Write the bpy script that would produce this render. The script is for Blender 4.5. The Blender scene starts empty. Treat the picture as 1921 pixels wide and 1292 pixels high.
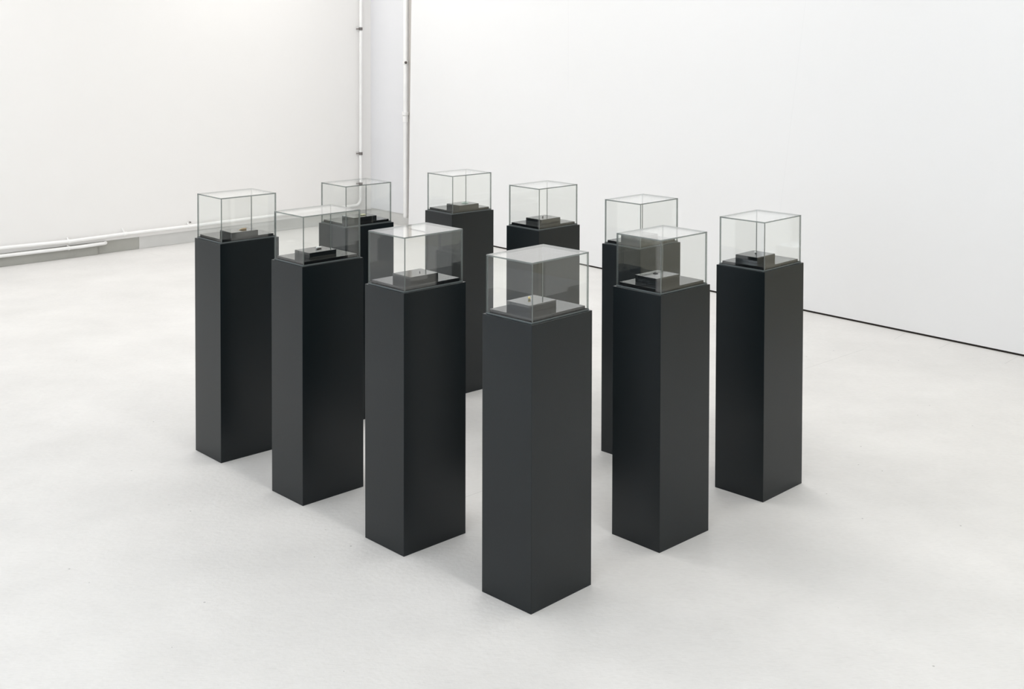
import bpy, bmesh, math, random
from mathutils import Vector, Matrix
random.seed(4)
C = bpy.context.scene.collection
S = 1 / 1.1                    # survey units -> metres
PW, EXPO = 23.3, 0.0

# ------------------------------------------------------------------ materials
def nodes(name):
    m = bpy.data.materials.new(name); m.use_nodes = True
    return m, m.node_tree.nodes, m.node_tree.links, m.node_tree.nodes['Principled BSDF']

def plain(name, col, rough=.5, spec=.5, bump=0, bscale=60, vary=0, vscale=3, metal=0):
    m, N, L, P = nodes(name)
    P.inputs['Base Color'].default_value = (*col, 1)
    P.inputs['Roughness'].default_value = rough
    P.inputs['Specular IOR Level'].default_value = spec
    P.inputs['Metallic'].default_value = metal
    tc = N.new('ShaderNodeTexCoord')
    if vary:
        n = N.new('ShaderNodeTexNoise'); n.inputs['Scale'].default_value = vscale; n.inputs['Detail'].default_value = 3
        L.new(tc.outputs['Object'], n.inputs['Vector'])
        r = N.new('ShaderNodeMapRange'); r.inputs['From Min'].default_value = .3; r.inputs['From Max'].default_value = .7
        r.inputs['To Min'].default_value = 1 - vary; r.inputs['To Max'].default_value = 1 + vary * .4
        L.new(n.outputs['Fac'], r.inputs['Value'])
        mx = N.new('ShaderNodeVectorMath'); mx.operation = 'SCALE'; mx.inputs[0].default_value = col
        L.new(r.outputs['Result'], mx.inputs['Scale']); L.new(mx.outputs[0], P.inputs['Base Color'])
    if bump:
        n2 = N.new('ShaderNodeTexNoise'); n2.inputs['Scale'].default_value = bscale; n2.inputs['Detail'].default_value = 1.5
        L.new(tc.outputs['Object'], n2.inputs['Vector'])
        b = N.new('ShaderNodeBump'); b.inputs['Strength'].default_value = bump; b.inputs['Distance'].default_value = .004
        L.new(n2.outputs['Fac'], b.inputs['Height']); L.new(b.outputs['Normal'], P.inputs['Normal'])
    return m

def mth(N, L, op, a, b=None, c=None):
    n = N.new('ShaderNodeMath'); n.operation = op
    for i, x in enumerate((a, b, c)):
        if x is None: continue
        if isinstance(x, (int, float)): n.inputs[i].default_value = x
        else: L.new(x, n.inputs[i])
    return n.outputs[0]

def segment_mask(N, L, u, v, seg, width):
    """1 on a thin crack running from (x0,y0) to (x1,y1) in the surface's own metres, 0 elsewhere"""
    (x0, y0), (x1, y1) = seg
    dx, dy = x1 - x0, y1 - y0; ln = math.hypot(dx, dy); dx /= ln; dy /= ln
    ux = mth(N, L, 'SUBTRACT', u, x0); vy = mth(N, L, 'SUBTRACT', v, y0)
    along = mth(N, L, 'ADD', mth(N, L, 'MULTIPLY', ux, dx), mth(N, L, 'MULTIPLY', vy, dy))
    acr = mth(N, L, 'ABSOLUTE', mth(N, L, 'SUBTRACT', mth(N, L, 'MULTIPLY', ux, dy), mth(N, L, 'MULTIPLY', vy, dx)))
    k = mth(N, L, 'LESS_THAN', acr, width)
    return mth(N, L, 'MULTIPLY', k, mth(N, L, 'MULTIPLY', mth(N, L, 'GREATER_THAN', along, 0), mth(N, L, 'LESS_THAN', along, ln)))

def cracked(name, col, rough, segs, width, dark, bump, bscale, vary, vscale, spec=.4, speck=0, streak=0, up='Y'):
    m, N, L, P = nodes(name)
    P.inputs['Roughness'].default_value = rough; P.inputs['Specular IOR Level'].default_value = spec
    tc = N.new('ShaderNodeTexCoord'); sp = N.new('ShaderNodeSeparateXYZ'); L.new(tc.outputs['Object'], sp.inputs[0])
    u, v = sp.outputs['X'], sp.outputs[up]
    n = N.new('ShaderNodeTexNoise'); n.inputs['Scale'].default_value = vscale; n.inputs['Detail'].default_value = 4; n.inputs['Roughness'].default_value = .62
    L.new(tc.outputs['Object'], n.inputs['Vector'])
    r = N.new('ShaderNodeMapRange'); r.inputs['From Min'].default_value = .3; r.inputs['From Max'].default_value = .7
    r.inputs['To Min'].default_value = 1 - vary; r.inputs['To Max'].default_value = 1
    L.new(n.outputs['Fac'], r.inputs['Value']); f = r.outputs['Result']
    if streak:
        mp = N.new('ShaderNodeMapping'); mp.inputs['Scale'].default_value = (14, 70, 1); mp.inputs['Rotation'].default_value = (0, 0, .75)
        L.new(tc.outputs['Object'], mp.inputs['Vector'])
        s = N.new('ShaderNodeTexNoise'); s.inputs['Scale'].default_value = 1.6; s.inputs['Detail'].default_value = 1; L.new(mp.outputs[0], s.inputs['Vector'])
        f = mth(N, L, 'MULTIPLY', f, mth(N, L, 'SUBTRACT', 1, mth(N, L, 'MULTIPLY', mth(N, L, 'ABSOLUTE', mth(N, L, 'SUBTRACT', s.outputs['Fac'], .5)), streak)))
    if speck:
        vo = N.new('ShaderNodeTexVoronoi'); vo.inputs['Scale'].default_value = 9; L.new(tc.outputs['Object'], vo.inputs['Vector'])
        rnd = N.new('ShaderNodeSeparateColor'); L.new(vo.outputs['Color'], rnd.inputs[0])
        k = mth(N, L, 'MULTIPLY', mth(N, L, 'LESS_THAN', vo.outputs['Distance'], .035), mth(N, L, 'GREATER_THAN', rnd.outputs[0], .55))
        f = mth(N, L, 'MULTIPLY', f, mth(N, L, 'SUBTRACT', 1, mth(N, L, 'MULTIPLY', k, speck)))
    for sg in segs:
        f = mth(N, L, 'MULTIPLY', f, mth(N, L, 'SUBTRACT', 1, mth(N, L, 'MULTIPLY', segment_mask(N, L, u, v, sg, width), dark)))
    mx = N.new('ShaderNodeVectorMath'); mx.operation = 'SCALE'; mx.inputs[0].default_value = col
    L.new(f, mx.inputs['Scale']); L.new(mx.outputs[0], P.inputs['Base Color'])
    n2 = N.new('ShaderNodeTexNoise'); n2.inputs['Scale'].default_value = bscale; n2.inputs['Detail'].default_value = 2
    L.new(tc.outputs['Object'], n2.inputs['Vector'])
    b = N.new('ShaderNodeBump'); b.inputs['Strength'].default_value = bump; b.inputs['Distance'].default_value = .004
    L.new(n2.outputs['Fac'], b.inputs['Height']); L.new(b.outputs['Normal'], P.inputs['Normal'])
    return m

def glass(name, tint):
    """thin float glass: clear with a Schlick reflection on both faces"""
    m, N, L, P = nodes(name)
    N.remove(P); out = [n for n in N if n.type == 'OUTPUT_MATERIAL'][0]
    t = N.new('ShaderNodeBsdfTransparent'); t.inputs['Color'].default_value = (*tint, 1)
    g = N.new('ShaderNodeBsdfGlossy'); g.inputs['Roughness'].default_value = 0.0; g.inputs['Color'].default_value = (1, 1, 1, 1)
    geo = N.new('ShaderNodeNewGeometry')
    d = N.new('ShaderNodeVectorMath'); d.operation = 'DOT_PRODUCT'
    L.new(geo.outputs['Normal'], d.inputs[0]); L.new(geo.outputs['Incoming'], d.inputs[1])
    c = mth(N, L, 'ABSOLUTE', d.outputs['Value'])
    p = mth(N, L, 'POWER', mth(N, L, 'SUBTRACT', 1, c), 5)
    f = mth(N, L, 'ADD', mth(N, L, 'MULTIPLY', p, .95), .042)
    mx = N.new('ShaderNodeMixShader'); L.new(f, mx.inputs[0]); L.new(t.outputs[0], mx.inputs[1]); L.new(g.outputs[0], mx.inputs[2])
    L.new(mx.outputs[0], out.inputs['Surface'])
    return m

def emit(name, col, strength):
    m, N, L, P = nodes(name)
    P.inputs['Base Color'].default_value = (.8, .8, .8, 1)
    P.inputs['Emission Color'].default_value = (*col, 1); P.inputs['Emission Strength'].default_value = strength
    return m

M = {}
M['pedestal'] = plain('satin_black_paint', (.0025, .0060, .0078), .30, .44, bump=.05, bscale=220, vary=.12, vscale=5)
M['board'] = plain('polished_black_board', (.012, .013, .014), .07, .5)
M['block'] = plain('black_acrylic', (.013, .015, .016), .045, .5)
M['glass'] = glass('clear_float_glass', (.990, .995, .991))
M['edge'] = plain('ground_glass_edge', (.20, .215, .205), .25, .5)
_n, _l = M['edge'].node_tree.nodes, M['edge'].node_tree.links
_t = _n.new('ShaderNodeBsdfTransparent'); _t.inputs[0].default_value = (.75, .82, .78, 1); _m = _n.new('ShaderNodeMixShader'); _m.inputs[0].default_value = .22
_l.new(_n['Principled BSDF'].outputs[0], _m.inputs[1]); _l.new(_t.outputs[0], _m.inputs[2]); _l.new(_m.outputs[0], _n['Material Output'].inputs['Surface'])
M['wall_l'] = cracked('warm_white_plaster', (.91, .895, .877), .75, [], .001, 0, .5, 7, .012, 1.2, spec=.2)
M['wall_r'] = cracked('white_painted_board', (.88, .878, .878), .7, [((2.004, 2.231), (1.798, .683)), ((-.425, 2.3), (-.425, 1.5))], .0022, .035, .12, 30, .006, 1.0, spec=.2, up='Z')
M['wall_b'] = cracked('cool_white_plaster', (.84, .842, .862), .75, [], .001, 0, .4, 9, .02, 2.0, spec=.2)
M['wall_n'] = plain('pale_blue_grey_plaster', (.50, .61, .72), .8, .2)
M['wall_d'] = plain('warm_reflection_tint', (.70, .66, .54), .8, .2)
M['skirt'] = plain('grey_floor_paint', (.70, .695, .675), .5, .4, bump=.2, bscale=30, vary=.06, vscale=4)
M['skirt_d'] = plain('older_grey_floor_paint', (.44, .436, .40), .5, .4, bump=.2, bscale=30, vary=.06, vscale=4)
M['strip'] = plain('grey_brown_gap_shade', (.56, .53, .50), .8, .2)
M['bead_glue'] = plain('clear_silicone_bead', (.13, .148, .145), .3, .6)
M['gap'] = plain('dark_gap_shade', (.03, .025, .022), .8, .2)
M['pipe'] = plain('white_gloss_pipe_paint', (.93, .925, .91), .3, .5, bump=.15, bscale=18, vary=.04, vscale=8)
M['clamp'] = plain('tarnished_steel', (.22, .2, .19), .4, .5, metal=.7, vary=.3, vscale=60)
M['rust'] = plain('chipped_brown_primer', (.35, .29, .24), .7, .2, vary=.3, vscale=60)
M['ceiling'] = plain('white_ceiling_paint', (.86, .86, .86), .9, .1)
M['block'].node_tree.nodes['Principled BSDF'].inputs['IOR'].default_value = 1.85
M['frame'] = plain('grey_window_frame', (.3, .31, .32), .5, .4)
M['yellow'] = plain('pale_yellow_nugget', (.85, .68, .26), .35, .5, bump=.6, bscale=300, vary=.2, vscale=200)
M['white'] = plain('chalky_white', (.93, .93, .91), .4, .5)
M['ash'] = plain('grey_ash', (.16, .14, .13), .8, .2, vary=.3, vscale=300)
M['bead'] = plain('dark_steel_bead', (.03, .03, .035), .3, .5)
M['ring'] = plain('dark_brown_rubber', (.035, .03, .028), .5, .4)
M['tan'] = plain('tan_wood', (.55, .38, .19), .55, .4, vary=.25, vscale=120)
M['cream'] = plain('cream_tablet', (.85, .83, .58), .5, .4, vary=.08, vscale=100)
M['shard'] = glass('pale_glass_shard', (.8, .9, .86))
M['daylight'] = emit('bright_daylight_pane', (.84, .92, 1.0), 3.6)

# ------------------------------------------------------------------ mesh helpers
def link(name, bm, mats, parent=None, bevel=0, smooth=False):
    me = bpy.data.meshes.new(name)
    bmesh.ops.recalc_face_normals(bm, faces=bm.faces)
    bm.to_mesh(me); bm.free()
    for m in (mats if isinstance(mats, (list, tuple)) else [mats]): me.materials.append(m)
    o = bpy.data.objects.new(name, me); C.objects.link(o)
    if parent is not None: o.parent = parent
    if smooth:
        for p in me.polygons: p.use_smooth = True
    if bevel:
        md = o.modifiers.new('bevel', 'BEVEL'); md.width = bevel; md.segments = 3; md.limit_method = 'ANGLE'; md.angle_limit = .6
    return o

def box(bm, p0, p1, mat=0, mats6=None):
    """axis box; mats6 = material index for -x,+x,-y,+y,-z,+z"""
    x0, y0, z0 = p0; x1, y1, z1 = p1
    v = [bm.verts.new(c) for c in ((x0,y0,z0),(x1,y0,z0),(x1,y1,z0),(x0,y1,z0),(x0,y0,z1),(x1,y0,z1),(x1,y1,z1),(x0,y1,z1))]
    fs = ((0,4,7,3),(1,2,6,5),(0,1,5,4),(3,7,6,2),(0,3,2,1),(4,5,6,7))
    for i, f in enumerate(fs):
        fc = bm.faces.new([v[k] for k in f]); fc.material_index = mats6[i] if mats6 else mat
    return bm

def tube(bm, pts, r, seg=20, cap=True):
    pts = [Vector(p) for p in pts]; rings = []; up = None
    for i, p in enumerate(pts):
        d = (pts[min(i+1, len(pts)-1)] - pts[max(i-1, 0)]).normalized()
        if up is None: up = Vector((0,0,1)) if abs(d.z) < .9 else Vector((1,0,0))
        a = d.cross(up).normalized(); up = a.cross(d).normalized()
        rr = r[i] if isinstance(r, (list, tuple)) else r
        rings.append([bm.verts.new(p + a*math.cos(2*math.pi*k/seg)*rr + up*math.sin(2*math.pi*k/seg)*rr) for k in range(seg)])
    for A, B in zip(rings, rings[1:]):
        for k in range(seg): bm.faces.new((A[k], A[(k+1)%seg], B[(k+1)%seg], B[k]))
    if cap: bm.faces.new(rings[0]); bm.faces.new(rings[-1])
    return bm

def thing(name, label, cat, loc, rotz=0, group=None):
    o = bpy.data.objects.new(name, None); C.objects.link(o)
    o.empty_display_size = .1
    o.location = loc; o.rotation_euler = (0, 0, rotz)
    return tag(o, label, cat, group)

def tag(o, label, cat, group=None):
    o['label'] = label; o['category'] = cat
    if group: o['group'] = group
    return o

def place(o, loc, rotz=0):
    o.location = loc; o.rotation_euler = (0, 0, rotz); return o

def struct(name, bm, mats, loc=(0,0,0), rotz=0, bevel=0):
    o = link(name, bm, mats, bevel=bevel); place(o, loc, rotz); o['kind'] = 'structure'; return o

# ------------------------------------------------------------------ the room
aL, aR = math.radians(43.2), math.radians(-48.0)
dL = Vector((math.cos(aL), math.sin(aL), 0)); nL = Vector((-dL.y, dL.x, 0))     # along the left wall, and out of the room
dR = Vector((math.cos(aR), math.sin(aR), 0)); nR = Vector((-dR.y, dR.x, 0))     # along the right wall, and out of the room
pL = Vector((-4.186, 11.7506, 0)) * S
pR = Vector((.7192, 11.0619, 0)) * S + nR * (.02 * S)
HC = 3.9                                                                       # ceiling height
Lw = lambda s, off, z: pL + dL*s + nL*off + Vector((0,0,z))
Rw = lambda s, off, z: pR + dR*s + nR*off + Vector((0,0,z))

sC = 3.28 * S                                                                  # corner, measured along the left wall
sK = -3.861 * S                                                                # corner, measured along the right wall
sE = -2.985 * S                                                                # free end of the white panel wall
DEP, WID = 11.5, 13.5                                                          # room size along the left / right wall

def wall(name, side, s0, s1, o0, o1, z0, z1, mat, extra=(), bevel=0):
    """a slab whose own x runs along the wall, y out of the room, z up"""
    bm = bmesh.new(); box(bm, (s0, o0, z0), (s1, o1, z1))
    for e in extra: box(bm, e[0], e[1])
    p, a = {'L': (pL, aL), 'R': (pR, aR)}[side]
    return struct(name, bm, mat, p, a, bevel)

kk = S                                                                         # floor, with its hairline cracks
cr = [((1.839*kk,7.799*kk),(2.365*kk,8.293*kk)), ((2.66*kk,8.56*kk),(2.801*kk,8.757*kk)), ((2.903*kk,8.327*kk),(3.045*kk,8.487*kk)),
      ((3.205*kk,7.939*kk),(3.37*kk,8.125*kk)), ((-.33*kk,5.56*kk),(-.14*kk,5.75*kk)), ((-3.853*kk,11.969*kk),(-3.554*kk,11.687*kk)), ((-3.66*kk,12.05*kk),(-3.40*kk,11.80*kk))]
M['floor'] = cracked('pale_grey_painted_concrete', (.808, .797, .780), .55, cr, .0022, .15, .45, 42, .10, 1.6, spec=.35, speck=.4, streak=.2)
bm = bmesh.new(); box(bm, (-16, -8, -.1), (14, 16, 0)); struct('floor', bm, M['floor'])

wall('wall_left', 'L', sC-DEP, sC+.2, .008, .2, .112, HC, M['wall_l'])
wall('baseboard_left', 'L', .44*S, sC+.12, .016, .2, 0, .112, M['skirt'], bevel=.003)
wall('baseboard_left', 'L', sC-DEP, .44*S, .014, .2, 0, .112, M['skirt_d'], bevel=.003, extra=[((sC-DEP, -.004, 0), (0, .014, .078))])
wall('wall_back', 'R', sK-.3, sE+.3, .085, .25, .125, HC, M['wall_b'])
wall('baseboard_back', 'R', sK-.3, sE+.3, .093, .25, 0, .125, M['skirt'], bevel=.003)
SP = 5.0*S
pw = wall('wall_right', 'R', sE, SP, 0, .055, .014, HC, M['wall_r'])
for v in pw.data.vertices:                                                      # its free edge leans a little
    if v.co.x < sE + .01: v.co.x = -3.012*S + .0213*v.co.z
wall('gap_shade_2', 'R', -3.10*S, -2.88*S, .058, .07, 0, HC, M['strip'])  # strip coloured as the shade in the gap between pipe and panel
wall('wall_side', 'R', SP, sK+WID, .0, .2, 0, HC, M['wall_d'])  # unseen stretch, added with a warm tint for reflections in right-hand faces
wall('gap_shade_1', 'R', sE+.002, SP-.002, .006, .05, 0, .014, M['gap'])  # recessed dark strip, painted shade of the gap under the panel wall
# the two walls behind the camera, the far one pierced by windows, and the ceiling
e0 = Lw(sC, 0, 0)
nearA = Lw(sC-DEP, 0, 0)                                                        # left wall's near end
def rwall(name, s0, s1, z0, z1, mat, off=0, thick=.2, extra=()):
    bm = bmesh.new()
    box(bm, (s0, 0, z0), (s1, -thick, z1))
    for e in extra: box(bm, *e)
    return struct(name, bm, mat, nearA + nL*0 + Vector((0,0,0)), aR)
WX = [(2.0, 4.6), (5.6, 8.2), (9.2, 11.8)]; WZ = (1.0, 3.0)
ex = []
px = 0
for (a, b) in WX:
    ex.append(((px, 0, WZ[0]), (a, -.2, WZ[1]))); px = b
ex.append(((px, 0, WZ[0]), (WID, -.2, WZ[1]))); ex.append(((0, 0, WZ[1]), (WID, -.2, HC)))
rwall('wall_front', -.2, WID+.2, 0, WZ[0], M['wall_n'], extra=ex)
for i, (a, b) in enumerate(WX):
    fr = thing('window_%d' % (i+1), '', 'window', nearA, aR); del fr['label']; del fr['category']; fr['kind'] = 'structure'
    bm = bmesh.new(); f = .06
    box(bm, (a, -.06, WZ[0]), (b, -.14, WZ[0]+f)); box(bm, (a, -.06, WZ[1]-f), (b, -.14, WZ[1]))
    for x in (a, a+(b-a)/3-f/2, a+2*(b-a)/3-f/2, b-f): box(bm, (x, -.061, WZ[0]+.001), (x+f, -.139, WZ[1]-.001))
    link('window_frame', bm, M['frame'], fr)
    bm = bmesh.new(); box(bm, (a, -.15, WZ[0]), (b, -.16, WZ[1])); link('pane', bm, M['daylight'], fr)
cB = Rw(sK+WID, 0, 0)
bm = bmesh.new(); box(bm, (-DEP-.2, -.2, 0), (.4, 0, HC)); struct('wall_near', bm, M['wall_n'], cB, aL)
bm = bmesh.new(); box(bm, (-DEP-.4, -WID-.4, 0), (.6, .6, .1)); struct('ceiling', bm, M['ceiling'], e0 + Vector((0,0,HC)), aL)

# ------------------------------------------------------------------ pipes
def clampring(parent, c, axis, r, mat, w=.016, ear=None):
    bm = bmesh.new(); a = Vector(axis).normalized()
    tube(bm, [c - a*w/2, c + a*w/2], r*1.22, 20)
    if ear is not None:
        tube(bm, [c, c + ear], .006, 8)
    return link('pipe_clamp', bm, mat, parent)

pr_ = .0165
zu = lambda s: .155 + (.176-.155)*0 + .012*math.sin(s*1.1)                       # the pipe sags a little
OFF = -.036 * S
t = thing('heating_pipe', 'white painted pipe along the foot of the left wall that turns up at the corner', 'pipe', Lw(0, OFF, 0))
def loc3(s, off, z): return Lw(s, off, z) - t.location
zmap = [(-9*S,.178*S),(-.946*S,.182*S),(-.301*S,.169*S),(.267*S,.177*S),(1.038*S,.178*S),(1.986*S,.186*S),(2.313*S,.188*S),(2.95*S,.19*S)]
pts = [loc3(s, OFF, z) for s, z in zmap]
ex_, ez = 3.121*S, .19*S; R_ = .07
for q in range(1, 9):
    an = math.pi/2*q/8
    pts.append(loc3(ex_ - R_ + R_*math.sin(an), OFF, ez + R_ - R_*math.cos(an)))
pts += [loc3(ex_, OFF, 1.0), loc3(ex_+.003, OFF, 2.0), loc3(ex_+.006, OFF, HC-.02)]
bm = bmesh.new(); tube(bm, pts, pr_, 20); link('pipe_run', bm, M['pipe'], t, smooth=True)
for z in (2.229*S, .788*S, .443*S):
    clampring(t, loc3(ex_, OFF, z), (0,0,1), pr_, M['clamp'], w=.03, ear=nL*.036 - dL*.03)
c = loc3(.267*S, OFF, .177*S)
clampring(t, c, dL, pr_, M['pipe'], w=.03, ear=Vector((0,0,.055)) + nL*.02 - dL*.02)
for s, z in ((-.301*S, .169*S), (.96*S, .178*S)):
    clampring(t, loc3(s, OFF, z), dL, pr_, M['pipe'], w=.014, ear=nL*.033+Vector((0,0,.03)))
bm = bmesh.new(); c = loc3(.985*S, OFF+.012, .178*S+.034); tube(bm, [c, c + nL*.02], .006, 8); link('clamp_screw', bm, M['clamp'], t)
t['label'] = 'white painted pipe along the foot of the left wall that turns up at the corner'

t2 = thing('heating_pipe', 'short lower white pipe that bends into the left wall at its rounded end', 'pipe', Lw(-.8*S, OFF, 0))
def loc4(s, off, z): return Lw(s, off, z) - t2.location
pts = [loc4(-9*S, OFF, .106*S), loc4(-.946*S, OFF, .108*S), loc4(-.19*S, OFF, .104*S), loc4(.03*S, OFF, .109*S)]
for q in range(1, 7):
    an = math.pi/2*q/6
    pts.append(loc4(.03*S + .045*math.sin(an), OFF + .032 - .032*math.cos(an), .108*S))
bm = bmesh.new(); tube(bm, pts, .0155, 20); link('pipe_run', bm, M['pipe'], t2, smooth=True)
clampring(t2, loc4(-.30*S, OFF, .105*S), dL, .0155, M['pipe'], w=.014, ear=nL*.030+Vector((0,0,.02)))

sp = -3.118 * S; OP = .035
t3 = thing('heating_pipe', 'white vertical pipe beside the free edge of the white panel wall', 'pipe', Rw(sp, OP, 0))
bm = bmesh.new(); tube(bm, [Vector((0,0,.10)), Vector((0,0,.12)), Vector((0,0,1.2)), Vector((0,0,HC-.01))], [.024,.0235,.0235,.0235], 24)
link('pipe_run', bm, M['pipe'], t3, smooth=True)
bm = bmesh.new(); tube(bm, [Vector((0,0,1.188*S)), Vector((0,0,1.284*S-.02))], .0295, 24); link('pipe_coupling', bm, M['pipe'], t3)
clampring(t3, Vector((0,0,1.284*S)), (0,0,1), .0285, M['pipe'], w=.036, ear=nR*.034 - dR*.07)
clampring(t3, Vector((0,0,1.854*S)), (0,0,1), .0235, M['pipe'], w=.03, ear=nR*.04 - dR*.05)
bm = bmesh.new(); tube(bm, [dR*.022+Vector((0,0,1.854*S)) - nR*.018, dR*.034+Vector((0,0,1.854*S)) - nR*.018], .014, 8); link('clamp_screw', bm, M['clamp'], t3)

# ------------------------------------------------------------------ the ten pedestals and what stands on them
# front corner x, y, turn, left face width, right face depth, height offset; block front corner along left / right face
DATA = [
 (.032, 4.4741, .7712, .2675, .3451, -.0021, .0890, .0775),
 (-.4973, 4.9702, .7985, .2686, .3445, .0072, .0620, .0850),
 (-1.0186, 5.5052, .7992, .2605, .3466, .0110, .0590, .0790),
 (-1.5355, 6.0537, .8178, .2662, .3421, .0179, .0190, .0760),
 (.5768, 5.0129, .8043, .2688, .3373, -.0081, .0880, .0800),
 (1.1233, 5.5629, .7734, .2724, .3400, -.0186, .0900, .0740),
 (.5928, 6.0679, .7895, .2593, .3290, -.0065, .0700, .0760),
 (.0842, 6.6063, .8098, .2629, .3270, -.0017, .0580, .0760),
 (-.4295, 7.1753, .8351, .2642, .3291, -.0009, .0210, .0750),
 (-.9943, 6.6658, .8273, .2661, .3343, .0010, .0240, .0780)]
PED = [
 'black pedestal nearest the camera, carrying the case with the yellow nugget',
 'black pedestal just left of the nearest one, under the case with the tiny dark speck',
 'black pedestal second from the left, under the case with the grey and white stub',
 'black pedestal at the far left, under the case with the tan sliver',
 'black pedestal just right of the nearest one, under the case with the flat dark ring',
 'black pedestal at the far right, under the case with the white bead',
 'black pedestal mostly hidden behind the one with the flat dark ring',
 'black pedestal right behind the nearest one, under the case with the dark bead',
 'black pedestal furthest back, under the case with the pale glassy flake',
 'black pedestal in the back row, left, under the case with the cream tablet']
CASE = [
 'glass case over the yellow nugget, on the pedestal nearest the camera',
 'glass case over the tiny dark speck, just left of the nearest case',
 'glass case over the grey and white stub, just right of the far left case',
 'glass case over the tan sliver, on the far left pedestal',
 'glass case over the flat dark ring, just right of the nearest case',
 'glass case over the white bead, on the far right pedestal',
 'glass case partly hidden behind the case with the flat dark ring',
 'glass case over the dark bead, behind the nearest case against the white panel wall',
 'glass case over the pale glassy flake, highest in the photo',
 'glass case over the cream tablet, in front of the pipe in the room corner']
BLK = [
 'low black block holding the yellow nugget, in the nearest case',
 'low black block holding the tiny dark speck',
 'low black block holding the grey and white stub',
 'low black block holding the tan sliver, in the far left case',
 'low black block holding the flat dark ring',
 'low black block holding the white bead, in the far right case',
 'low black block in the case behind the one with the flat dark ring',
 'low black block holding the dark bead',
 'low black block holding the pale glassy flake, in the furthest case',
 'low black block holding the cream tablet']
H, GH, INS, TH = 1.10, .232, .0101, .0056
SLAB, BH, BW, BD = .0185, .0285, .124, .153
tops = []
for i, (x, y, a, w, d, hh, bl, br) in enumerate(DATA):
    # own frame: origin at the front corner, +x along the right face, +y along the left face (both going away from the camera)
    rot = math.pi/2 - a; loc = Vector((x*S, y*S, 0)); w_, d_, h_ = w*S, d*S, (H+hh)*S
    p = thing('display_pedestal', PED[i], 'pedestal', loc, rot, 'black display pedestals')
    bm = bmesh.new(); box(bm, (0,0,0), (d_, w_, h_)); link('pedestal_body', bm, M['pedestal'], p, bevel=.0012)
    q = (INS + TH + .0045) * S
    bm = bmesh.new(); box(bm, (q, q, h_), (d_-q, w_-q, h_+SLAB*S)); link('top_board', bm, M['board'], p, bevel=.0007)
    g = thing('glass_case', CASE[i], 'glass case', loc + Vector((0,0,h_)), rot, 'glass display cases')
    n = INS*S; th = TH*S; gh = GH*S; z0 = .0004
    X0, X1, Y0, Y1 = n, d_-n, n, w_-n
    def pane(name, p0, p1, thin):
        bm = bmesh.new(); m6 = [1]*6; m6[thin*2] = m6[thin*2+1] = 0
        box(bm, p0, p1, mats6=m6); return link(name, bm, [M['glass'], M['edge']], g)
    e = .0003
    pane('side_pane', (X0, Y0, z0), (X0+th, Y1, gh-th-e), 0)
    pane('side_pane', (X1-th, Y0, z0), (X1, Y1, gh-th-e), 0)
    pane('side_pane', (X0+th+e, Y0, z0), (X1-th-e, Y0+th, gh-th-e), 1)
    pane('side_pane', (X0+th+e, Y1-th, z0), (X1-th-e, Y1, gh-th-e), 1)
    pane('top_pane', (X0, Y0, gh-th), (X1, Y1, gh), 2)
    fb = .0066*S; pr = .0006                                   # silicone bead around the foot of the case
    for p0, p1 in (((X0-pr, Y0-pr, z0), (X1+pr, Y0-.0001, fb)), ((X0-pr, Y1+.0001, z0), (X1+pr, Y1+pr, fb)),
                   ((X0-pr, Y0-.0001, z0), (X0-.0001, Y1+.0001, fb)), ((X1+.0001, Y0-.0001, z0), (X1+pr, Y1+.0001, fb))):
        link('silicone_bead', box(bmesh.new(), p0, p1), M['bead_glue'], g)
    mat = Matrix.Translation(loc) @ Matrix.Rotation(rot, 4, 'Z')
    zb = h_ + SLAB*S
    bw, bd = BW*S, BD*S
    b = link('display_block', box(bmesh.new(), (0,0,0), (bd, bw, BH*S)), M['block'], bevel=.0012)
    place(b, mat @ Vector((br*S, bl*S, zb)), rot + random.uniform(-.012, .012))
    tag(b, BLK[i], 'block', 'black blocks inside the glass cases')
    tops.append((mat, zb + BH*S, rot))

def on(i, l, r, dz=0):
    """a point on top of block i, given distances along the left and right face"""
    mat, z, rot = tops[i]; return mat @ Vector((r*S, l*S, 0)) + Vector((0,0,z+dz)), rot

def pebble(name, r, sq, mat, seed, lump=.2, sub=3):
    rnd = random.Random(seed); bm = bmesh.new(); bmesh.ops.create_icosphere(bm, subdivisions=sub, radius=1)
    ph = [rnd.uniform(0, 6) for _ in range(6)]
    for v in bm.verts:
        c = v.co.copy(); k = 1 + lump*(.5*math.sin(3*c.x+ph[0])*math.sin(3.3*c.y+ph[1]) + .35*math.sin(5.1*c.z+ph[2])*math.sin(4.3*c.x+ph[3]) + .15*math.sin(9*c.y+ph[4]))
        v.co = Vector((c.x*r[0]*k, c.y*r[1]*k, c.z*r[2]*k))
    mn = min(v.co.z for v in bm.verts)
    for v in bm.verts: v.co.z = max(v.co.z - mn, 0)
    return link(name, bm, mat, smooth=True)

GR = 'small exhibits on the black blocks'
# P1 yellow nugget with a pale chip in front of it
p, r = on(0, .166, .158); o = place(pebble('nugget', (.0052,.0048,.0052), 1, M['yellow'], 1), p, r)
tag(o, 'tiny rough yellow nugget on the block in the nearest case', 'nugget', GR)
# P2 dark speck
p, r = on(1, .117, .181); o = place(pebble('bead', (.0024,.0024,.0026), 1, M['bead'], 2, .1), p, r)
tag(o, 'tiny dark speck on the block just left of the nearest case', 'bead', GR)
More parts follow.
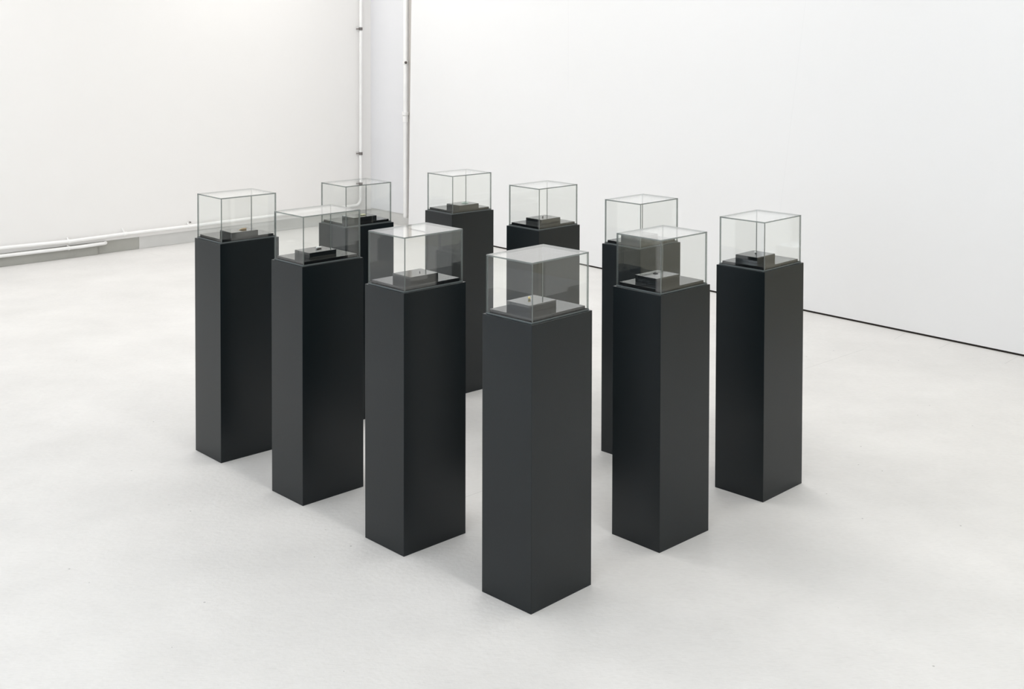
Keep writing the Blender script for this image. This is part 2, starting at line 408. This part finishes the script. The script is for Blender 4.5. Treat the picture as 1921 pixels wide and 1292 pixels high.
# P3 stub: white paper end over a grey twisted end
p, r = on(2, .128, .178)
o = thing('burnt_stub', 'small grey and white stub lying on its block, third case from left', 'stub', p, r + .05, GR)
bm = bmesh.new(); tube(bm, [Vector((-.014,-.002,.0052)), Vector((-.006,-.001,.0062)), Vector((.004,.001,.0055)), Vector((.0145,.002,.0048))], [.0040,.0046,.0044,.0036], 16); link('paper_body', bm, M['white'], o, smooth=True)
bm = bmesh.new(); tube(bm, [Vector((-.0135,-.0052,.0022)), Vector((-.005,-.0050,.0020)), Vector((.004,-.0035,.0021)), Vector((.012,-.0030,.0024))], [.0018,.0022,.0020,.0012], 12); link('ash_edge', bm, M['ash'], o, smooth=True)
# P4 tan sliver: a wedge
p, r = on(3, .072, .166)
bm = bmesh.new(); L_ = .021
prof = [(-L_, .0), (-L_*.1, .0062), (L_*.25, .0072), (L_, .0068), (L_*1.05, .0015), (L_*.95, 0)]
A = [bm.verts.new((px_, -.0045*(1 if j not in (0,) else .25), pz)) for j, (px_, pz) in enumerate(prof)]
B = [bm.verts.new((px_, .0045*(1 if j not in (0,) else .25), pz)) for j, (px_, pz) in enumerate(prof)]
bm.faces.new(A); bm.faces.new(list(reversed(B)))
for j in range(len(prof)): bm.faces.new((A[j], A[(j+1) % len(prof)], B[(j+1) % len(prof)], B[j]))
o = place(link('wood_sliver', bm, M['tan'], bevel=.0008), p, r)
tag(o, 'tapering tan sliver lying on the block in the far left case', 'sliver', GR)
# P5 flat dark ring
p, r = on(4, .166, .164)
bm = bmesh.new(); n_ = 32; R0, R1, hh_ = .0058, .0098, .0026
ring = [[bm.verts.new((rr*math.cos(2*math.pi*k/n_), rr*math.sin(2*math.pi*k/n_), zz)) for k in range(n_)] for rr, zz in ((R1,0),(R1,hh_),(R0,hh_),(R0,0))]
for A, B in zip(ring, ring[1:]+ring[:1]):
    for k in range(n_): bm.faces.new((A[k], A[(k+1)%n_], B[(k+1)%n_], B[k]))
o = place(link('rubber_ring', bm, M['ring'], bevel=.0004), p, r)
tag(o, 'flat dark ring lying on the block in the case right of the nearest', 'ring', GR)
# P6 white bead
p, r = on(5, .162, .166); o = place(pebble('bead', (.0042,.0042,.0040), 1, M['white'], 5, .06), p, r)
tag(o, 'round white bead on the block in the far right case', 'bead', GR)
# P8 dark bead
p, r = on(7, .120, .148); o = place(pebble('bead', (.0034,.0034,.0036), 1, M['bead'], 7, .05), p, r)
tag(o, 'round dark bead on the block in the case behind the nearest', 'bead', GR)
# P9 pale glassy flake
p, r = on(8, .088, .172); o = place(pebble('glass_flake', (.024,.015,.0035), 1, M['shard'], 9, .25), p, r+.1)
tag(o, 'flat pale glassy flake on the block in the furthest case', 'flake', GR)
# P10 cream tablet
p, r = on(9, .082, .178)
bm = bmesh.new(); box(bm, (-.0135,-.008,0), (.0135,.008,.0052)); o = place(link('cream_tablet', bm, M['cream'], bevel=.0015), p, r)
tag(o, 'flat cream tablet on the block of the back row case near the corner', 'tablet', GR)

# ------------------------------------------------------------------ light: rows of ceiling lamps, plus daylight from the windows
def ceiling_lamp(s, t_, sx, sy, power, col):
    ld = bpy.data.lights.new('ceiling_lamp', 'AREA'); ld.shape = 'RECTANGLE'; ld.size = sx; ld.size_y = sy; ld.energy = power; ld.color = col
    o = bpy.data.objects.new('ceiling_lamp', ld); C.objects.link(o)
    o.location = e0 - dL*s + dR*t_ + Vector((0,0,HC-.03)); o.rotation_euler = (0, 0, aL)
for s, ps in ((1.5, 1.2), (4.6, 1.1), (8.2, .85)):
    for t_ in (1.3, 4.6, 7.9, 11.2):
        ceiling_lamp(s, t_, .5, 2.6, PW*ps*(1.6 if t_ > 11 and s > 4 else 1.28 if t_ < 2 else 1), (1, .978, .95))
w = bpy.data.worlds.new('world'); bpy.context.scene.world = w; w.use_nodes = True
w.node_tree.nodes['Background'].inputs[0].default_value = (.75, .85, 1, 1); w.node_tree.nodes['Background'].inputs[1].default_value = 1.0

# ------------------------------------------------------------------ camera
f, pitch, roll, cx, cy, hcam = 2253.347, .02625, .0027889, 983.085, 119.528, 2.19557
cd = bpy.data.cameras.new('camera'); cam = bpy.data.objects.new('camera', cd); C.objects.link(cam)
cd.sensor_fit = 'HORIZONTAL'; cd.sensor_width = 36; cd.lens = 36*f/1921
cd.shift_x = -(cx - 960.5)/1921; cd.shift_y = (cy - 646)/1921
c_, s_ = math.cos(pitch), math.sin(pitch)
F = Vector((0, c_, -s_)); U = Vector((0, s_, c_)); R = Vector((1, 0, 0))
R2 = math.cos(roll)*R + math.sin(roll)*U; U2 = -math.sin(roll)*R + math.cos(roll)*U
cam.matrix_world = Matrix(((R2.x, U2.x, -F.x, 0), (R2.y, U2.y, -F.y, 0), (R2.z, U2.z, -F.z, hcam*S), (0,0,0,1)))
cd.clip_end = 100
sc = bpy.context.scene; sc.camera = cam
sc.view_settings.view_transform = 'Standard'; sc.view_settings.look = 'None'; sc.view_settings.gamma = 1; sc.view_settings.use_curve_mapping = False
sc.view_settings.exposure = EXPO
sc.cycles.transparent_max_bounces = 32; sc.cycles.max_bounces = 6; sc.cycles.diffuse_bounces = 4; sc.cycles.glossy_bounces = 4
sc.cycles.caustics_reflective = False; sc.cycles.caustics_refractive = False
